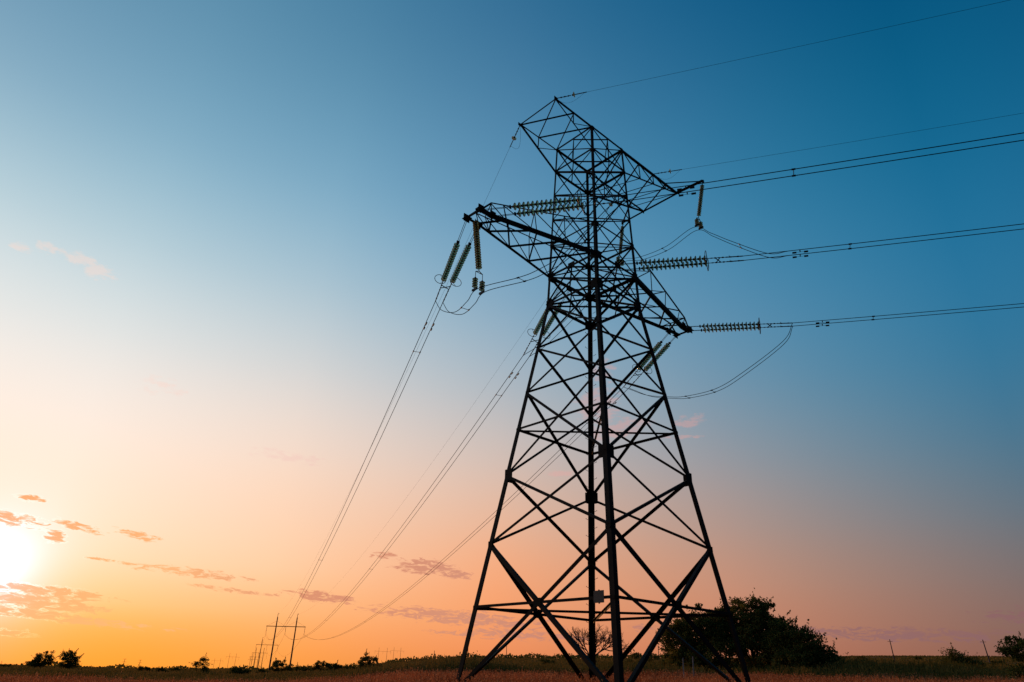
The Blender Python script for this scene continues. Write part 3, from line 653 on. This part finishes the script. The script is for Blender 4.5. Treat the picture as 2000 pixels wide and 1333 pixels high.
# ---------------------------------------------------------------- sky
SUN_AZ,SUN_EL=7.6,5.6
TAB=[(0,[(255,128,0),(255,140,22),(255,196,118),(255,228,192),(255,234,213),(255,239,227),(238,237,234),(188,212,220),(129,166,190),(98,141,170),(80,132,164)]),
(18,[(255,142,28),(255,160,56),(255,198,128),(255,225,190),(255,230,207),(254,235,222),(228,229,227),(181,206,216),(127,171,196),(94,141,170),(76,128,161)]),
(33,[(245,148,62),(254,160,82),(255,180,116),(255,205,164),(252,209,178),(246,219,202),(214,213,212),(168,194,208),(120,167,195),(86,136,167),(62,116,152)]),
(50,[(223,130,68),(240,142,95),(243,154,102),(247,164,117),(233,179,148),(212,189,178),(174,183,191),(132,168,193),(96,148,183),(73,124,160),(45,102,141)]),
(68,[(188,109,67),(189,118,95),(198,129,101),(196,140,115),(175,146,135),(151,151,157),(114,148,171),(91,142,175),(63,128,166),(46,106,145),(22,89,131)]),
(88,[(144,86,59),(123,87,80),(127,97,91),(120,107,106),(101,114,126),(75,117,143),(52,117,154),(41,114,155),(23,102,142),(11,87,125),(0,72,119)]),
(125,[(58,48,50),(56,49,54),(54,50,60),(50,54,70),(45,58,80),(40,68,100),(34,70,106),(28,70,110),(20,66,106),(10,62,102),(0,60,100)]),
(180,[(34,38,50),(34,40,54),(33,42,58),(31,44,64),(29,48,72),(27,52,80),(24,54,86),(20,56,90),(14,56,90),(6,56,92),(0,58,96)])]
ELS=[0,2,4,7,11,16,22,29,37,46,55]
w=bpy.data.worlds.new('World'); scn.world=w; w.use_nodes=True; nt=w.node_tree; nt.nodes.clear(); L=nt.links.new
def N(t): return nt.nodes.new(t)
def math_(op,a,b=None,c=None,clamp=False):
    n=N('ShaderNodeMath'); n.operation=op; n.use_clamp=clamp
    for i,v in enumerate((a,b,c)):
        if v is None: continue
        if isinstance(v,(int,float)): n.inputs[i].default_value=v
        else: L(v,n.inputs[i])
    return n.outputs[0]
def vmath(op,a,b):
    n=N('ShaderNodeVectorMath'); n.operation=op
    for i,v in enumerate((a,b)):
        if isinstance(v,(tuple,list)): n.inputs[i].default_value=v
        else: L(v,n.inputs[i])
    return n.outputs['Value'] if op in('DOT_PRODUCT','LENGTH') else n.outputs[0]
def mapr(v,a,b,c=0,d=1,smooth_=False):
    n=N('ShaderNodeMapRange'); n.interpolation_type='SMOOTHSTEP' if smooth_ else 'LINEAR'
    for i,x in enumerate((v,a,b,c,d)):
        if isinstance(x,(int,float)): n.inputs[i].default_value=x
        else: L(x,n.inputs[i])
    return n.outputs[0]
def mixc(f,a,b,bt='MIX'):
    n=N('ShaderNodeMix'); n.data_type='RGBA'; n.blend_type=bt
    for i,x in ((0,f),(6,a),(7,b)):
        if isinstance(x,(int,float)): n.inputs[i].default_value=x
        elif isinstance(x,tuple): n.inputs[i].default_value=(*x,1)
        else: L(x,n.inputs[i])
    return n.outputs[2]
geo=N('ShaderNodeTexCoord'); dirn=geo.outputs['Generated']
sep=N('ShaderNodeSeparateXYZ'); L(dirn,sep.inputs[0])
el=math_('MULTIPLY',math_('ARCSINE',sep.outputs[2]),180/math.pi)
az=math_('MULTIPLY',math_('ARCTAN2',sep.outputs[0],sep.outputs[1]),180/math.pi)
CA=-8.0
hx=math_('ADD',math_('MULTIPLY',sep.outputs[0],math.sin(R(CA))),math_('MULTIPLY',sep.outputs[1],math.cos(R(CA))))
hl=math_('SQRT',math_('ADD',math_('MULTIPLY',sep.outputs[0],sep.outputs[0]),math_('ADD',math_('MULTIPLY',sep.outputs[1],sep.outputs[1]),1e-6)))
delta=math_('MULTIPLY',math_('ARCCOSINE',math_('DIVIDE',hx,hl)),180/math.pi)
elf=mapr(el,0,60)
prev=None
for i,(dl,row) in enumerate(TAB):
    cr=N('ShaderNodeValToRGB'); cr.color_ramp.interpolation='B_SPLINE'; e=cr.color_ramp.elements
    while len(e)>1: e.remove(e[-1])
    for j,(ee,c) in enumerate(zip(ELS,row)):
        k=e[0] if j==0 else e.new(ee/60); k.position=ee/60; k.color=(c[0]/255,c[1]/255,c[2]/255,1)
    L(elf,cr.inputs[0])
    if prev is None: prev=cr.outputs[0]; pd=dl
    else: prev=mixc(mapr(delta,pd,dl,0,1,smooth_=dl>100),prev,cr.outputs[0]); pd=dl
sky=prev
# ---- clouds in (azimuth, elevation)
comb=N('ShaderNodeCombineXYZ'); L(math_('MULTIPLY',az,.42),comb.inputs[0]); L(math_('MULTIPLY',math_('ADD',el,math_('MULTIPLY',az,.05)),1.5),comb.inputs[1])
nz=N('ShaderNodeTexNoise'); nz.inputs['Scale'].default_value=2.6; nz.inputs['Detail'].default_value=7; nz.inputs['Roughness'].default_value=.66; nz.inputs['Distortion'].default_value=.8; L(comb.outputs[0],nz.inputs['Vector'])
comb2=N('ShaderNodeCombineXYZ'); L(math_('MULTIPLY',az,.45),comb2.inputs[0]); L(math_('MULTIPLY',el,1.0),comb2.inputs[1])
nz2=N('ShaderNodeTexNoise'); nz2.inputs['Scale'].default_value=2.2; nz2.inputs['Detail'].default_value=7; nz2.inputs['Roughness'].default_value=.62; L(comb2.outputs[0],nz2.inputs['Vector'])
def field(blobs):
    cur=None
    for (a,e_,ra,re,rot,wt) in blobs:
        da=math_('SUBTRACT',az,a); de=math_('SUBTRACT',el,e_); c,s=math.cos(R(rot)),math.sin(R(rot))
        u=math_('ADD',math_('MULTIPLY',da,c/ra),math_('MULTIPLY',de,s/ra)); v=math_('ADD',math_('MULTIPLY',da,-s/re),math_('MULTIPLY',de,c/re))
        f=math_('MULTIPLY',math_('SUBTRACT',1.0,math_('ADD',math_('MULTIPLY',u,u),math_('MULTIPLY',v,v))),wt)
        f=math_('MINIMUM',math_('MAXIMUM',f,-3.0),.85)
        cur=f if cur is None else math_('MAXIMUM',cur,f)
    return cur
dark=[(11.3,4.35,4.0,.36,-2.9,1.2),(11.2,3.7,3.4,.5,-3.2,1.3),(12.6,2.85,5.4,.32,-3.7,1.3),(7.2,8.7,2.4,.42,-6,.8),(10.55,7.8,.62,.40,-2,1),(11.9,8.55,1.6,.24,-10,.9),(8.5,10.05,.9,.22,-3,1),(15.5,8.45,1.5,.26,-8,.8),
(19.2,6.3,3.9,.30,-2.6,.85),(22.5,5.28,2.7,.17,-3.2,.7),(28.9,5.2,2.6,.38,-5,1.2),(36.2,7.8,2.5,.6,-2,.95),(38.6,7.3,1.3,.35,-3,1.1),(39.4,4.2,6.8,.55,-3,1.0),(43.5,3.1,5.5,.4,-1,.8),(33,8.5,1.0,.25,0,.6),
(70.2,3.5,7.5,.45,-1,.9),(77.5,4.6,2.2,.5,0,.6),(19.3,2.48,.9,.14,0,.7),(13.8,6.65,1.0,.12,-2,.8),(54.5,3.8,2.2,.25,0,.5),(9.7,1.8,1.3,.18,-3,.6),(63.5,3.6,3.5,.4,0,.6)]
pink=[(6.6,26.4,1.5,.42,-4,1),(8.0,26.0,1.2,.5,-6,.9),(2.66,26,.7,.28,0,.7),(4.3,26.5,.6,.4,-10,.5),(57.8,19.2,1.3,.4,8,.8),(50.3,20.7,1.6,1.5,30,.9),(52.2,18.8,2.4,.7,10,.9),(57.1,18,1.3,.14,0,.7),(47,15.3,1.0,.22,0,.8),(24.6,15.2,1.9,.4,0,.35),(50.8,23.5,.8,.9,0,.5),(14.5,19,1.2,.4,0,.3)]
fd=field(dark); fp=field(pink)
nfac=math_('MULTIPLY',math_('SUBTRACT',nz.outputs['Fac'],.50),6.8); nfac2=math_('MULTIPLY',math_('SUBTRACT',nz2.outputs['Fac'],.47),6.0)
md=mapr(math_('ADD',fd,nfac),-.05,.95,0,1,True); mp_=mapr(math_('ADD',fp,nfac2),-.3,1.1,0,1,True)
ccol=N('ShaderNodeValToRGB'); e=ccol.color_ramp.elements; e[0].position=0; e[0].color=(.97,.64,.38,1); e[1].position=1; e[1].color=(.46,.34,.36,1)
for ps,cc in((.17,(.96,.62,.37)),(.26,(.97,.68,.46)),(.36,(.84,.54,.42)),(.47,(.82,.55,.45)),(.58,(.76,.50,.44)),(.72,(.60,.42,.41))): k=e.new(ps); k.color=(*cc,1)
L(math_('DIVIDE',delta,100.0),ccol.inputs[0])
sky=mixc(math_('MULTIPLY',md,.95),sky,ccol.outputs[0])
# bright lit rims on clouds close to the sun
sd=(math.sin(R(SUN_AZ))*math.cos(R(SUN_EL)),math.cos(R(SUN_AZ))*math.cos(R(SUN_EL)),math.sin(R(SUN_EL)))
dt=vmath('DOT_PRODUCT',dirn,sd); ang=math_('MULTIPLY',math_('ARCCOSINE',math_('MINIMUM',dt,1.0)),180/math.pi)
rim=math_('MULTIPLY',mapr(math_('ABSOLUTE',math_('SUBTRACT',math_('ADD',fd,nfac),-.12)),0,.35,1,0,True),mapr(ang,1.5,7,.75,0,True))
sky=mixc(rim,sky,(1.0,.99,.90))
pcol=mixc(mapr(delta,20,60),(.98,.85,.80),(.86,.62,.60))
sky=mixc(math_('MULTIPLY',mp_,.45),sky,pcol)
gam=N('ShaderNodeGamma'); gam.inputs[1].default_value=2.2; L(sky,gam.inputs[0])
# glow round the low sun
g1=math_('MULTIPLY',math_('EXPONENT',math_('MULTIPLY',ang,-1/1.55)),1.9)
g2=math_('MULTIPLY',math_('EXPONENT',math_('MULTIPLY',ang,-1/2.4)),.05)
gl=N('ShaderNodeMix'); gl.data_type='RGBA'; gl.blend_type='ADD'; gl.inputs[0].default_value=1; 
def scale(c,v):
    n=N('ShaderNodeVectorMath'); n.operation='SCALE'; n.inputs[0].default_value=c; L(v,n.inputs['Scale']); return n.outputs[0]
mdm=mapr(md,0,1,1,.35)
glow=N('ShaderNodeVectorMath'); glow.operation='ADD'; L(scale((1,.52,1.05),g1),glow.inputs[0]); L(scale((1,.7,.4),g2),glow.inputs[1])
glm=N('ShaderNodeVectorMath'); glm.operation='SCALE'; L(glow.outputs[0],glm.inputs[0]); L(mdm,glm.inputs['Scale'])
L(gam.outputs[0],gl.inputs[6]); L(glm.outputs[0],gl.inputs[7])
# physical sky adds a trace of real scattering
ns=N('ShaderNodeTexSky'); ns.sky_type='NISHITA'; ns.sun_disc=False; ns.sun_elevation=R(SUN_EL); ns.sun_rotation=R(SUN_AZ)
bg0=N('ShaderNodeBackground'); bg0.inputs[1].default_value=.003; L(ns.outputs[0],bg0.inputs[0])
bg=N('ShaderNodeBackground'); bg.inputs[1].default_value=1.0; L(gl.outputs[2],bg.inputs[0])
ad=N('ShaderNodeAddShader'); L(bg.outputs[0],ad.inputs[0]); L(bg0.outputs[0],ad.inputs[1])
wo=N('ShaderNodeOutputWorld'); L(ad.outputs[0],wo.inputs[0])
w.cycles.sampling_method='MANUAL'; w.cycles.sample_map_resolution=1024

sl=bpy.data.lights.new('sun','SUN'); sl.energy=2.0; sl.angle=R(.5); sl.color=(1,.42,.14); so=bpy.data.objects.new('sun',sl); COL.objects.link(so)
so.matrix_world=Vector(sd).to_track_quat('Z','Y').to_matrix().to_4x4()
so.location=(0,0,60)

scn.view_settings.view_transform='Standard'; scn.view_settings.look='None'; scn.view_settings.exposure=0; scn.view_settings.gamma=1
scn.render.engine='CYCLES'; scn.cycles.max_bounces=8
